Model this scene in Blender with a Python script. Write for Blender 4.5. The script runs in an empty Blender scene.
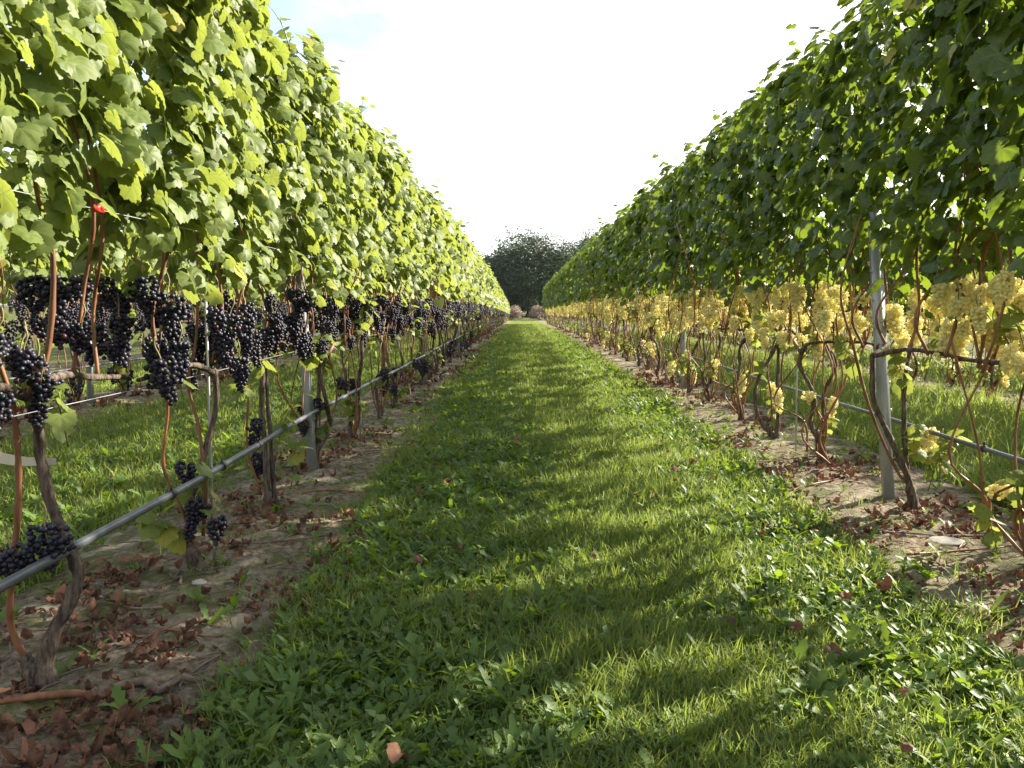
import bpy, math, numpy as np
from mathutils import Vector
R = math.radians
rng = np.random.RandomState(11)
SC = bpy.context.scene
COL = SC.collection

# ------------------------------------------------------------------ camera, sky, sun, exposure
cam_d = bpy.data.cameras.new('camera')
cam = bpy.data.objects.new('camera', cam_d); COL.objects.link(cam)
cam.location = (0, 0, 1.0)
cam.rotation_euler = (R(90 - 5.71), 0, R(0.57))
cam_d.sensor_width = 36; cam_d.lens = 28.1
cam_d.clip_start = 0.05; cam_d.clip_end = 5000
SC.camera = cam

SUN_AZ, SUN_EL = R(62), R(29.5)          # azimuth clockwise from +Y (the lane) towards +X
sund = Vector((math.sin(SUN_AZ)*math.cos(SUN_EL), math.cos(SUN_AZ)*math.cos(SUN_EL), math.sin(SUN_EL)))
sl = bpy.data.lights.new('sun', 'SUN'); sl.energy = 4.7; sl.angle = R(0.8); sl.color = (1.0, 0.93, 0.79)
sun = bpy.data.objects.new('sun', sl); COL.objects.link(sun)
sun.rotation_euler = (-sund).to_track_quat('-Z', 'Y').to_euler()
sun.location = (20, 12, 20)

def node(nt, typ, inputs=None, **props):
    n = nt.nodes.new(typ)
    for k, v in props.items(): setattr(n, k, v)
    for k, v in (inputs or {}).items():
        s = n.inputs[k]
        if hasattr(v, 'is_output') or isinstance(v, bpy.types.NodeSocket): nt.links.new(v, s)
        else: s.default_value = tuple(v)+(1,) if (s.type=='RGBA' and len(v)==3) else v
    return n
def math_n(nt, op, a, b=None, c=None, clamp=False):
    n = nt.nodes.new('ShaderNodeMath'); n.operation = op; n.use_clamp = clamp
    for i, v in enumerate((a, b, c)):
        if v is None: continue
        if isinstance(v, bpy.types.NodeSocket): nt.links.new(v, n.inputs[i])
        else: n.inputs[i].default_value = v
    return n.outputs[0]
def mixc(nt, f, a, b, mode='MIX'):
    n = nt.nodes.new('ShaderNodeMix'); n.data_type = 'RGBA'; n.blend_type = mode
    for i, v in ((0, f), (6, a), (7, b)):
        if isinstance(v, bpy.types.NodeSocket): nt.links.new(v, n.inputs[i])
        elif i == 0: n.inputs[0].default_value = v
        else: n.inputs[i].default_value = tuple(v) + (1,) if len(v) == 3 else v
    return n.outputs[2]
def smooth(nt, v, lo, hi):
    n = nt.nodes.new('ShaderNodeMapRange'); n.interpolation_type = 'SMOOTHSTEP'
    nt.links.new(v, n.inputs[0]); n.inputs[1].default_value = lo; n.inputs[2].default_value = hi
    return n.outputs[0]

W = bpy.data.worlds.new('World'); SC.world = W; W.use_nodes = True
wt = W.node_tree; wt.nodes.clear()
sky = node(wt, 'ShaderNodeTexSky'); sky.sky_type = 'NISHITA'; sky.sun_disc = False
sky.sun_elevation = SUN_EL; sky.sun_rotation = SUN_AZ; sky.air_density = 1.0; sky.dust_density = 1.5
tc = node(wt, 'ShaderNodeTexCoord')
sep = node(wt, 'ShaderNodeSeparateXYZ', {0: tc.outputs['Generated']})
zz = math_n(wt, 'ADD', math_n(wt, 'MAXIMUM', sep.outputs[2], 0.0), 0.12)
px_ = math_n(wt, 'DIVIDE', sep.outputs[0], zz); py_ = math_n(wt, 'DIVIDE', sep.outputs[1], zz)
pl = node(wt, 'ShaderNodeCombineXYZ', {0: px_, 1: py_, 2: 0.0})
cn = node(wt, 'ShaderNodeTexNoise', {'Vector': pl.outputs[0], 'Scale': 1.6, 'Detail': 7.0, 'Roughness': 0.58, 'Distortion': 0.3})
dsun = node(wt, 'ShaderNodeVectorMath', {0: tc.outputs['Generated'], 1: tuple(sund)}, operation='DOT_PRODUCT')
# cloud cover: a bank of thin bright cloud round the sun and low down, breaking up away from it
bias = math_n(wt, 'ADD', math_n(wt, 'MULTIPLY', dsun.outputs['Value'], 1.05), math_n(wt, 'MULTIPLY', sep.outputs[2], -0.75))
cov = math_n(wt, 'ADD', math_n(wt, 'MULTIPLY', cn.outputs[0], 1.2), bias)
cl = math_n(wt, 'MAXIMUM', smooth(wt, cov, 0.62, 1.12), smooth(wt, dsun.outputs['Value'], 0.45, -0.5))   # unseen even white cloud opposite the sun, added as neutral fill light
ccol = mixc(wt, smooth(wt, dsun.outputs['Value'], 0.0, 0.9), (3.5, 3.55, 3.5), (5.6, 5.55, 5.4))
wc = mixc(wt, cl, sky.outputs[0], ccol)
bg = node(wt, 'ShaderNodeBackground', {'Color': wc, 'Strength': 0.1})
wo = node(wt, 'ShaderNodeOutputWorld', {0: bg.outputs[0]})

SC.view_settings.view_transform = 'Standard'; SC.view_settings.look = 'None'
SC.view_settings.gamma = 1.0; SC.view_settings.use_curve_mapping = False
SC.view_settings.exposure = 2.0
SC.render.engine = 'CYCLES'
SC.cycles.use_denoising = True
SC.cycles.max_bounces = 7; SC.cycles.diffuse_bounces = 4; SC.cycles.transmission_bounces = 4
SC.cycles.glossy_bounces = 2; SC.cycles.caustics_reflective = False; SC.cycles.caustics_refractive = False
SC.cycles.sample_clamp_indirect = 6.0

# ------------------------------------------------------------------ mesh helpers
class MB:
    """collects triangles (numpy) and links them as ONE mesh object"""
    def __init__(s): s.V=[]; s.F=[]; s.M=[]; s.T=[]; s.C=[]; s.n=0
    def add(s, v, f, mat=0, tone=0.5, co=None):
        v = np.asarray(v, float).reshape(-1,3); f = np.asarray(f, int).reshape(-1,3)
        s.V.append(v); s.F.append(f + s.n); s.n += len(v)
        s.M.append(np.full(len(f), mat, np.int32))
        t = np.asarray(tone, float); s.T.append(np.full(len(v), float(t)) if t.ndim == 0 else t.reshape(-1))
        s.C.append(np.zeros((len(v),3)) if co is None else np.asarray(co, float).reshape(-1,3))
        return s
    def mesh(s, name, mats, shade=True):
        me = bpy.data.meshes.new(name)
        V = np.concatenate(s.V); F = np.concatenate(s.F); M = np.concatenate(s.M)
        me.vertices.add(len(V)); me.vertices.foreach_set('co', V.astype(np.float32).ravel())
        me.loops.add(F.size); me.loops.foreach_set('vertex_index', F.astype(np.int32).ravel())
        me.polygons.add(len(F))
        me.polygons.foreach_set('loop_start', np.arange(0, F.size, 3, dtype=np.int32))
        me.polygons.foreach_set('material_index', M)
        me.polygons.foreach_set('use_smooth', np.full(len(F), shade))
        a = me.attributes.new('tone', 'FLOAT', 'POINT'); a.data.foreach_set('value', np.concatenate(s.T).astype(np.float32))
        c = me.attributes.new('leafco', 'FLOAT_VECTOR', 'POINT'); c.data.foreach_set('vector', np.concatenate(s.C).astype(np.float32).ravel())
        for m in mats: me.materials.append(m)
        me.update(calc_edges=True); me.validate()
        return me
    def obj(s, name, mats, parent=None, shade=True, loc=None):
        return place(name, s.mesh(name, mats, shade), parent, loc)
def place(name, me, parent=None, loc=None, rz=0):
    o = bpy.data.objects.new(name, me); COL.objects.link(o)
    if parent is not None: o.parent = parent
    if loc is not None: o.location = loc
    if rz: o.rotation_euler = (0,0,rz)
    return o
def tag(o, label=None, cat=None, group=None, kind=None):
    if label: o['label'] = label
    if cat: o['category'] = cat
    if group: o['group'] = group
    if kind: o['kind'] = kind
    return o
def empty(name, loc, rz=0):
    o = bpy.data.objects.new(name, None); COL.objects.link(o)
    o.location = loc; o.rotation_euler = (0,0,rz); o.empty_display_size = .2
    return o
def catmull(P, k=5):
    P = np.asarray(P, float)
    Q = np.vstack([2*P[0]-P[1], P, 2*P[-1]-P[-2]]); out = []
    for i in range(1, len(Q)-2):
        p0,p1,p2,p3 = Q[i-1],Q[i],Q[i+1],Q[i+2]
        for t in np.linspace(0,1,k,endpoint=False):
            out.append(.5*((2*p1)+(-p0+p2)*t+(2*p0-5*p1+4*p2-p3)*t*t+(-p0+3*p1-3*p2+p3)*t**3))
    out.append(P[-1]); return np.array(out)
def tube(mb, path, rad, n=6, mat=0, tone=.5, rough=0.0, nodes=0, rs=None, cap=True):
    P = np.asarray(path, float); m = len(P)
    r = np.interp(np.linspace(0,1,m), np.linspace(0,1,len(np.atleast_1d(rad))), np.atleast_1d(rad)) if m > 1 else rad
    if nodes:                                            # swollen joints of a cane
        d = np.concatenate([[0], np.cumsum(np.linalg.norm(np.diff(P,axis=0),axis=1))])
        r = r*(1+.38*np.exp(-((np.abs(((d/nodes)%1)-.5)*nodes/.008)**2)))
    tan = np.gradient(P, axis=0); tan /= np.linalg.norm(tan,axis=1)[:,None]+1e-9
    ref = np.array([.31,.77,.55]); u = np.cross(tan, ref); u /= np.linalg.norm(u,axis=1)[:,None]+1e-9
    v = np.cross(tan,u); a = np.linspace(0,2*np.pi,n,endpoint=False)
    rr = np.repeat(r[:,None], n, 1)
    if rough and rs is not None:
        rr = rr*(1+rough*(rs.rand(m,n)-.5)*2) * (1+.5*rough*np.sin(np.arange(m)*.9+rs.rand()*6))[:,None]
    V = P[:,None]+rr[...,None]*(np.cos(a)[None,:,None]*u[:,None]+np.sin(a)[None,:,None]*v[:,None])
    V = V.reshape(-1,3); F=[]
    i = np.arange(m-1)[:,None]*n; j = np.arange(n)[None,:]; j2=(j+1)%n
    A=(i+j).ravel();B=(i+j2).ravel();C=(i+n+j2).ravel();D=(i+n+j).ravel()
    F=np.concatenate([np.stack([A,B,C],1),np.stack([A,C,D],1)])
    if cap:
        V=np.vstack([V,P[0],P[-1]]); k=m*n
        jj=np.arange(n)
        F=np.concatenate([F,np.stack([(jj+1)%n,jj,np.full(n,k)],1),np.stack([(m-1)*n+jj,(m-1)*n+(jj+1)%n,np.full(n,k+1)],1)])
    mb.add(V,F,mat,tone)
def box(mb, c, s, mat=0, tone=.5):
    c=np.array(c,float); s=np.array(s,float)/2
    v=np.array([[x,y,z] for x in(-1,1) for y in(-1,1) for z in(-1,1)])*s+c
    q=[(0,1,3,2),(4,6,7,5),(0,4,5,1),(2,3,7,6),(0,2,6,4),(1,5,7,3)]
    mb.add(v,[t for a in q for t in((a[0],a[1],a[2]),(a[0],a[2],a[3]))],mat,tone)
def ico(k):
    import bmesh
    bm=bmesh.new(); bmesh.ops.create_icosphere(bm,subdivisions=k,radius=1)
    v=np.array([x.co[:] for x in bm.verts]); f=np.array([[q.index for q in p.verts] for p in bm.faces]); bm.free()
    return v,f
ICO={k:ico(k) for k in (1,2,3)}
def sn(x, y, seed, f=1.0):
    """cheap smooth noise, about -1..1"""
    r=np.random.RandomState(seed); o=0
    for i in range(7):
        a=r.rand()*6.28; q=f*(.5+1.6*r.rand()); o=o+np.sin((np.cos(a)*x+np.sin(a)*y)*q*6.28+r.rand()*6.28)
    return o/3.6
def zg(y):
    y=np.asarray(y,float); d=np.clip(y,None,95)-24
    return -0.0125*4*np.logaddexp(0,d/4)
ROWS={'dark':-1.185,'pale':1.88,'dark2':-4.25,'pale2':5.1,'dark3':-7.3,'pale3':8.2}
def strip_w(y,sd): return .56+.10*sn(y*.6,y*0,sd,1)+.05*sn(y*2.3,y*0,sd+1,1)
def strip_h(x,y,rx,sd):
    off = -.03 if rx<0 else .07
    d=(x-rx-off)/strip_w(y,sd)
    return np.clip(.045*(1-np.abs(d)**3),-.03,1)+.010*sn(x,y,sd+2,2.2)+.006*sn(x,y,sd+3,6)+.005*sn(x,y,sd+4,13)*(np.asarray(y)<9)-.004

# ------------------------------------------------------------------ materials
def mat(name):
    m=bpy.data.materials.new(name); m.use_nodes=True; nt=m.node_tree; nt.nodes.clear()
    return m,nt,nt.nodes.new('ShaderNodeOutputMaterial')
def attr(nt,n): return node(nt,'ShaderNodeAttribute',attribute_name=n)
def leaf_mat(name, dark, light, trans, tw=.42, rough=.42, back=(.13,.16,.075), veins=True, spec=.4, yellow=None):
    m,nt,out=mat(name)
    tone=attr(nt,'tone').outputs['Fac']
    c=mixc(nt,tone,dark,light)
    oi=node(nt,'ShaderNodeNewGeometry')
    nz=node(nt,'ShaderNodeTexNoise',{'Vector':oi.outputs['Position'],'Scale':55.0,'Detail':2.0})
    c=mixc(nt,math_n(nt,'MULTIPLY',smooth(nt,nz.outputs[0],.35,.75),.35),c,tuple(q*1.5 for q in light))
    if yellow:
        nz2=smooth(nt,tone,.955,.985); c=mixc(nt,nz2,c,yellow)
    if veins:
        sp=node(nt,'ShaderNodeTexNoise',{'Vector':oi.outputs['Position'],'Scale':34.0,'Detail':3.0,'Roughness':.7})
        c=mixc(nt,math_n(nt,'MULTIPLY',smooth(nt,sp.outputs[0],.70,.76),.8),c,(.16,.085,.03))
    if veins:
        co=node(nt,'ShaderNodeSeparateXYZ',{0:attr(nt,'leafco').outputs['Vector']})
        ang=math_n(nt,'ARCTAN2',co.outputs[0],co.outputs[1])
        k=math_n(nt,'PINGPONG',math_n(nt,'DIVIDE',ang,R(56)),.5)
        rr=math_n(nt,'SQRT',math_n(nt,'ADD',math_n(nt,'POWER',co.outputs[0],2.0),math_n(nt,'POWER',co.outputs[1],2.0)))
        dv=math_n(nt,'MULTIPLY',k,rr)
        vm=math_n(nt,'SUBTRACT',1.0,smooth(nt,dv,.008,.035))
        c=mixc(nt,math_n(nt,'MULTIPLY',vm,.45),c,(.22,.26,.08))
    fb=mixc(nt,oi.outputs['Backfacing'],c,mixc(nt,.6,c,back))
    p=node(nt,'ShaderNodeBsdfPrincipled',{'Base Color':fb,'Roughness':rough,'Specular IOR Level':spec})
    tcol=mixc(nt,tone,tuple(q*.75 for q in trans),trans)
    if veins: tcol=mixc(nt,math_n(nt,'MULTIPLY',vm,.5),tcol,(.10,.14,.02))
    t=node(nt,'ShaderNodeBsdfTranslucent',{'Color':tcol})
    ms=node(nt,'ShaderNodeMixShader',{0:tw,1:p.outputs[0],2:t.outputs[0]})
    nt.links.new(ms.outputs[0],out.inputs[0]); return m
def simple(name, c1, c2, scale=8., rough=.7, metal=0., bump=0., stretch=(1,1,1), spec=.4, tonecol=None, detail=4., coord='Object'):
    m,nt,out=mat(name)
    tcn=node(nt,'ShaderNodeTexCoord')
    mp=node(nt,'ShaderNodeMapping',{'Vector':tcn.outputs[coord],'Scale':stretch})
    nz=node(nt,'ShaderNodeTexNoise',{'Vector':mp.outputs[0],'Scale':scale,'Detail':detail,'Roughness':.6})
    c=mixc(nt,smooth(nt,nz.outputs[0],.3,.7),c1,c2)
    if tonecol: c=mixc(nt,math_n(nt,'MULTIPLY',attr(nt,'tone').outputs['Fac'],.55),c,tonecol)
    p=node(nt,'ShaderNodeBsdfPrincipled',{'Base Color':c,'Roughness':rough,'Metallic':metal,'Specular IOR Level':spec})
    if bump:
        b=node(nt,'ShaderNodeBump',{'Height':nz.outputs[0],'Strength':bump,'Distance':.01}); nt.links.new(b.outputs[0],p.inputs['Normal'])
    nt.links.new(p.outputs[0],out.inputs[0]); return m

M={}
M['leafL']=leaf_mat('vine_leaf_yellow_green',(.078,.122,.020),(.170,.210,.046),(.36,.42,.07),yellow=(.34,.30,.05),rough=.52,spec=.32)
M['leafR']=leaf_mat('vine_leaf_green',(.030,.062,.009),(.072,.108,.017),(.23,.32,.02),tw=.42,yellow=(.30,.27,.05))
M['weed']=leaf_mat('weed_leaf',(.042,.105,.008),(.130,.235,.022),(.30,.42,.03),tw=.38,rough=.5,spec=.26,back=(.10,.14,.05),veins=False)
M['grass']=leaf_mat('grass_blade',(.066,.116,.016),(.19,.240,.058),(.40,.49,.08),tw=.43,rough=.5,back=(.10,.14,.04),veins=False,spec=.22,yellow=(.32,.28,.12))
M['litter']=leaf_mat('dead_leaf',(.035,.017,.011),(.24,.115,.065),(.20,.07,.03),tw=.12,rough=.75,back=(.16,.09,.06),veins=False,spec=.25)
M['tree']=leaf_mat('tree_leaf',(.015,.034,.018),(.046,.068,.032),(.07,.10,.02),tw=.15,rough=.6,veins=False,spec=.2,back=(.03,.05,.02))
M['blush']=leaf_mat('blush_leaf',(.20,.145,.11),(.36,.285,.22),(.36,.28,.2),tw=.25,rough=.7,veins=False,spec=.2,back=(.3,.24,.2))
M['bark']=simple('vine_bark',(.040,.028,.021),(.17,.13,.10),30.,.9,bump=.9,stretch=(3,3,.5),spec=.15)
M['cane']=simple('cane_bark',(.16,.055,.022),(.34,.155,.07),14.,.5,bump=.2,stretch=(2,2,.5),spec=.3,tonecol=(.085,.045,.028))
M['shoot']=simple('green_shoot',(.10,.13,.03),(.20,.17,.06),12.,.5)
M['stalk']=simple('bunch_stalk',(.16,.16,.05),(.26,.19,.08),20.,.6)
M['treebark']=simple('tree_bark',(.04,.03,.025),(.10,.08,.06),3.,.9,bump=.6)
M['galv']=simple('galvanised_steel',(.26,.275,.28),(.44,.455,.46),9.,.5,metal=.55,bump=.05,stretch=(1,1,.25))
M['pipe']=simple('grey_plastic_pipe',(.06,.064,.07),(.11,.115,.125),6.,.42,spec=.5)
M['clip']=simple('black_plastic',(.012,.012,.014),(.03,.03,.032),10.,.5)
M['wire']=simple('steel_wire',(.32,.33,.34),(.5,.5,.5),5.,.45,metal=.7)
M['red']=simple('red_plastic',(.42,.02,.015),(.55,.04,.03),10.,.4)
M['tape']=simple('pale_tape',(.55,.48,.38),(.70,.64,.54),10.,.6)
M['rod']=simple('weathered_rod',(.30,.29,.26),(.45,.43,.39),9.,.6)
M['stone']=simple('stone',(.22,.19,.155),(.40,.365,.32),9.,.85,bump=.5)
M['trunkwood']=simple('old_cut_cane',(.10,.065,.045),(.24,.17,.13),18.,.85,bump=.5,stretch=(1,1,1))

def berry_mat(name, c1, c2, bloom, bl, rough, trans=None, tw=0, ripe=None):
    m,nt,out=mat(name)
    tone=attr(nt,'tone').outputs['Fac']; g=node(nt,'ShaderNodeNewGeometry')
    nz=node(nt,'ShaderNodeTexNoise',{'Vector':g.outputs['Position'],'Scale':90.,'Detail':3.})
    c=mixc(nt,tone,c1,c2)
    if ripe: c=mixc(nt,smooth(nt,tone,.93,.97),c,ripe)
    c=mixc(nt,math_n(nt,'MULTIPLY',smooth(nt,nz.outputs[0],.40,.66),bl),c,bloom)
    p=node(nt,'ShaderNodeBsdfPrincipled',{'Base Color':c,'Roughness':rough,'Specular IOR Level':.36})
    s=p.outputs[0]
    if trans:
        t=node(nt,'ShaderNodeBsdfTranslucent',{'Color':trans})
        s=node(nt,'ShaderNodeMixShader',{0:tw,1:s,2:t.outputs[0]}).outputs[0]
    nt.links.new(s,out.inputs[0]); return m
M['grapeD']=berry_mat('dark_berry',(.006,.006,.013),(.016,.008,.018),(.034,.038,.060),.60,.48,ripe=(.07,.012,.012))
M['grapeP']=berry_mat('pale_berry',(.79,.72,.33),(.88,.81,.46),(.88,.84,.60),.40,.42,trans=(.98,.92,.50),tw=.48,ripe=(.58,.40,.12))

def ground_mat():
    m,nt,out=mat('turf_ground'); g=node(nt,'ShaderNodeNewGeometry'); P=g.outputs['Position']
    n1=node(nt,'ShaderNodeTexNoise',{'Vector':P,'Scale':1.3,'Detail':5.,'Roughness':.65})
    n2=node(nt,'ShaderNodeTexNoise',{'Vector':P,'Scale':22.,'Detail':5.,'Roughness':.7})
    c=mixc(nt,smooth(nt,n2.outputs[0],.3,.7),(.030,.042,.012),(.105,.115,.032))
    c=mixc(nt,math_n(nt,'MULTIPLY',smooth(nt,n1.outputs[0],.45,.75),.5),c,(.14,.13,.05))
    p=node(nt,'ShaderNodeBsdfPrincipled',{'Base Color':c,'Roughness':.95,'Specular IOR Level':.1})
    b=node(nt,'ShaderNodeBump',{'Height':n2.outputs[0],'Strength':.8,'Distance':.03}); nt.links.new(b.outputs[0],p.inputs['Normal'])
    nt.links.new(p.outputs[0],out.inputs[0]); return m
def soil_mat():
    m,nt,out=mat('bare_soil'); g=node(nt,'ShaderNodeNewGeometry'); P=g.outputs['Position']
    n1=node(nt,'ShaderNodeTexNoise',{'Vector':P,'Scale':2.6,'Detail':4.,'Roughness':.6})
    n2=node(nt,'ShaderNodeTexNoise',{'Vector':P,'Scale':38.,'Detail':6.,'Roughness':.7})
    n3=node(nt,'ShaderNodeTexNoise',{'Vector':P,'Scale':5.2,'Detail':6.,'Roughness':.7,'Distortion':.5})
    c=mixc(nt,smooth(nt,n2.outputs[0],.32,.68),(.065,.047,.031),(.28,.215,.145))
    c=mixc(nt,math_n(nt,'MULTIPLY',smooth(nt,n1.outputs[0],.46,.66),.7),c,(.42,.36,.265))
    c=mixc(nt,math_n(nt,'MULTIPLY',smooth(nt,n3.outputs[0],.46,.60),.85),c,(.085,.095,.022))
    p=node(nt,'ShaderNodeBsdfPrincipled',{'Base Color':c,'Roughness':.95,'Specular IOR Level':.15})
    h=math_n(nt,'ADD',n2.outputs[0],n3.outputs[0])
    b=node(nt,'ShaderNodeBump',{'Height':h,'Strength':.9,'Distance':.02}); nt.links.new(b.outputs[0],p.inputs['Normal'])
    nt.links.new(p.outputs[0],out.inputs[0]); return m
M['turf']=ground_mat(); M['soil']=soil_mat()

# ------------------------------------------------------------------ ground and bare strips
def grid(xs, ys, zf):
    X,Y=np.meshgrid(xs,ys); Z=zf(X,Y); V=np.stack([X,Y,Z],-1).reshape(-1,3)
    nx=len(xs); i=np.arange(len(ys)-1)[:,None]*nx+np.arange(nx-1)[None]; i=i.ravel()
    return V,np.concatenate([np.stack([i,i+1,i+nx+1],1),np.stack([i,i+nx+1,i+nx],1)])
xs=np.concatenate([[-2500,-900,-300,-100,-40,-20],np.arange(-10,10.1,.4),[20,40,100,300,900,2500]])
ys=np.concatenate([[-400,-60,-20],np.arange(-6,30,.4),np.arange(30,130,2),[150,200,300,600,1500,3000]])
g=MB().add(*grid(xs,ys,lambda X,Y:zg(Y)+.012*sn(X,Y,5,.5)*(np.abs(X)<9)-.02)).obj('ground',[M['turf']])
tag(g,kind='structure')
STRIPS={}
for key,rx in ROWS.items():
    sd={'dark':101,'pale':131,'dark2':161,'pale2':191,'dark3':221,'pale3':251}[key]; STRIPS[key]=(rx,sd)
    main=key in('dark','pale')
    ys=np.concatenate([np.arange(-2,9,.022 if main else .2),np.arange(9,80 if main else 45,.25)])
    xs=rx+np.linspace(-.95,.95,84 if main else 20)
    s=MB().add(*grid(xs,ys,lambda X,Y:zg(Y)-.012+strip_h(X,Y,rx,sd))).obj('bare_soil_path',[M['soil']])
    tag(s,kind='structure')
def soil_z(key,x,y):
    rx,sd=STRIPS[key]; return float(zg(y)-.012+strip_h(np.float64(x),np.float64(y),rx,sd))

# ------------------------------------------------------------------ leaves
def leaf_template(na=30, mid=True, teeth=.055):
    th=np.linspace(-R(163),R(163),na); a=np.abs(th)
    r=.70+.28*np.exp(-(a/R(25))**2)+.16*np.exp(-((a-R(60))/R(21))**2)+.06*np.exp(-((a-R(112))/R(20))**2)
    r-=.18*np.clip((a-R(125))/R(38),0,1)
    r*=1+teeth*np.where(np.arange(na)%2==0,1,-1)
    ox=np.sin(th)*r; oy=np.cos(th)*r
    fold=np.abs(np.sin(a/R(56)*np.pi))
    V=[np.array([[0,0,0]])]; F=[]
    if mid:
        V.append(np.stack([ox*.52,oy*.52,.045*fold],1)); V.append(np.stack([ox,oy,.03*fold-.05],1))
        i=np.arange(na-1); A=1+i;B=2+i;C=1+na+i;D=2+na+i
        F=np.concatenate([np.stack([0*i,B,A],1),np.stack([A,B,D],1),np.stack([A,D,C],1)])
    else:
        V.append(np.stack([ox,oy,.03*fold-.05],1)); i=np.arange(na-1); F=np.stack([0*i,2+i,1+i],1)
    return np.concatenate(V),F
LT2=leaf_template(6,False,.0); LT0=leaf_template(30,True); LT1=leaf_template(10,False,.0); LTD=leaf_template(18,True,.025)
def unit(v): return v/(np.linalg.norm(v,axis=-1,keepdims=True)+1e-9)
def add_leaves(mb, tpl, P, N, B, s, tone, cx, cy, mat=0):
    """one leaf per row of P: blade normal N, tip direction B, length s, curl cx (across) and cy (along)"""
    tv,tf=tpl; n=len(P)
    N=unit(N); B=unit(B-N*(B*N).sum(-1,keepdims=True)); T=np.cross(B,N)
    L=np.repeat(tv[None],n,0).copy()
    if tpl is LTD:                                      # crumpled
        rs_=np.random.RandomState(n); q=rs_.rand(n,4)*6.28; f=rs_.uniform(3,6,(n,2))
        L[...,2]+=.20*np.sin(f[:,:1]*L[...,0]+q[:,:1])+.20*np.sin(f[:,1:]*L[...,1]+q[:,1:2]); L[...,:2]*=rs_.uniform(.6,1.05,(n,1,2))
    L[...,2]+=cx[:,None]*L[...,0]**2+cy[:,None]*L[...,1]**2
    V=P[:,None]+s[:,None,None]*(L[...,:1]*T[:,None]+L[...,1:2]*B[:,None]+L[...,2:]*N[:,None])
    F=tf[None]+(np.arange(n)*len(tv))[:,None,None]
    mb.add(V.reshape(-1,3),F.reshape(-1,3),mat,np.repeat(tone,len(tv)),np.tile(tv,(n,1)))

def make_foliage(seed, n, z0, z1, half, size, lod, mats, ylen=.64, tops=6):
    rs=np.random.RandomState(seed); mb=MB()
    y=rs.uniform(-ylen,ylen,n); u=rs.rand(n)**.92
    ph=rs.rand(4)*6.28
    lo=z0+.09*np.sin(y*9+ph[0])+.06*np.sin(y*21+ph[1])+.03*rs.randn(n); hi=z1+.07*np.sin(y*7+ph[2])+.05*np.sin(y*17+ph[3])
    z=lo+(hi-lo)*u
    side=np.where(rs.rand(n)<.5,-1.,1.)
    t=half*(.80+.22*np.sin(y*8+z*6+ph[1])+.14*np.sin(y*15-z*11+ph[2]))*(1-.30*np.clip((z-z1+.5)/.6,0,1)**2)
    d=np.where(rs.rand(n)<.78, rs.uniform(.72,1.08,n), rs.uniform(.05,.8,n))
    x=side*t*d
    P=np.stack([x,y,z],1)
    up=rs.uniform(.0,.85,n); topf=np.clip((z-z1+.22)/.25,0,1); up=up+topf*.8
    N=np.stack([side*rs.uniform(.45,1.,n),rs.randn(n)*.6,up],1)
    B=np.stack([side*rs.uniform(-.1,.6,n),rs.randn(n)*.55,-rs.uniform(.35,1.,n)],1)
    s=size*np.where(rs.rand(n)<.3,rs.uniform(.38,.7,n),rs.uniform(.65,1.2,n))
    tone=np.clip(.45+.25*rs.randn(n)+.15*topf,0,1)
    # the petiole end is up, so start a little above
    P[:,2]+=s*.3
    add_leaves(mb,LT0 if lod==0 else LT1,P,N,B,s,tone,rs.uniform(-.45,.12,n),rs.uniform(-.35,.1,n))
    for k in range(tops):
        yy=rs.uniform(-ylen+.05,ylen-.05); h=rs.uniform(.08,.26)*(1 if rs.rand()<.8 else 1.35); dx,dy=rs.randn(2)*.10
        b=np.array([rs.uniform(-.6,.6)*half,yy,z1-.05])
        path=catmull([b,b+[dx*.3,dy*.3,h*.55],b+[dx,dy,h]],3)
        tube(mb,path,[.0035,.0015],5 if lod==0 else 3,1,.5)
        m=5 if lod==0 else 4; f=np.linspace(.1,1,m)
        LP=np.stack([np.interp(f,np.linspace(0,1,len(path)),path[:,c]) for c in range(3)],1)
        a=np.arange(m)*2.4+rs.rand()*6
        out=np.stack([np.cos(a),np.sin(a),0*a],1)
        LN=out*.4+np.array([0,0,.9])+rs.randn(m,3)*.3
        add_leaves(mb,LT0 if lod==0 else LT1,LP+out*.02,LN,out+np.array([0,0,.05])-0.3*np.array([0,0,1])*rs.rand(m)[:,None],size*(1.05-.45*f),np.clip(.65+.2*rs.randn(m),0,1),rs.uniform(-.5,.1,m),rs.uniform(-.3,.2,m))
    return mb.mesh('foliage',mats)

def make_bunch(seed, L, rmax, nb, rb, mats, k=2):
    """hanging bunch: berries packed on a shouldered cone, stalk at the origin"""
    rs=np.random.RandomState(seed)
    u=rs.rand(nb)**1.15; prof=rmax*np.clip(np.sin(np.pi*np.clip(u*.78+.20,0,1)),.1,1)*(1-.42*u)
    a=rs.rand(nb)*6.28; q=np.sqrt(rs.uniform(.35,1,nb))
    P=np.stack([np.cos(a)*prof*q,np.sin(a)*prof*q,-.02-u*(L-.02)],1)
    if rs.rand()<.6: w=rs.rand(nb)<.16; P[w]=np.stack([rmax*1.15+rs.randn(w.sum())*.012,rs.randn(w.sum())*.013,-.03-.055*rs.rand(w.sum())],1)
    for it in range(14):
        D=P[:,None]-P[None]; d=np.linalg.norm(D,axis=2)+np.eye(nb)
        push=np.clip(rb*1.80-d,0,None); P=P+(D/d[...,None]*push[...,None]*.32).sum(1)
    v,f=ICO[k]; rr=rb*rs.uniform(.86,1.1,nb)
    V=P[:,None]+rr[:,None,None]*v[None]
    mb=MB().add(V.reshape(-1,3),(f[None]+(np.arange(nb)*len(v))[:,None,None]).reshape(-1,3),0,np.repeat(rs.rand(nb),len(v)))
    return mb.mesh('grape_bunch',mats)
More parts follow.
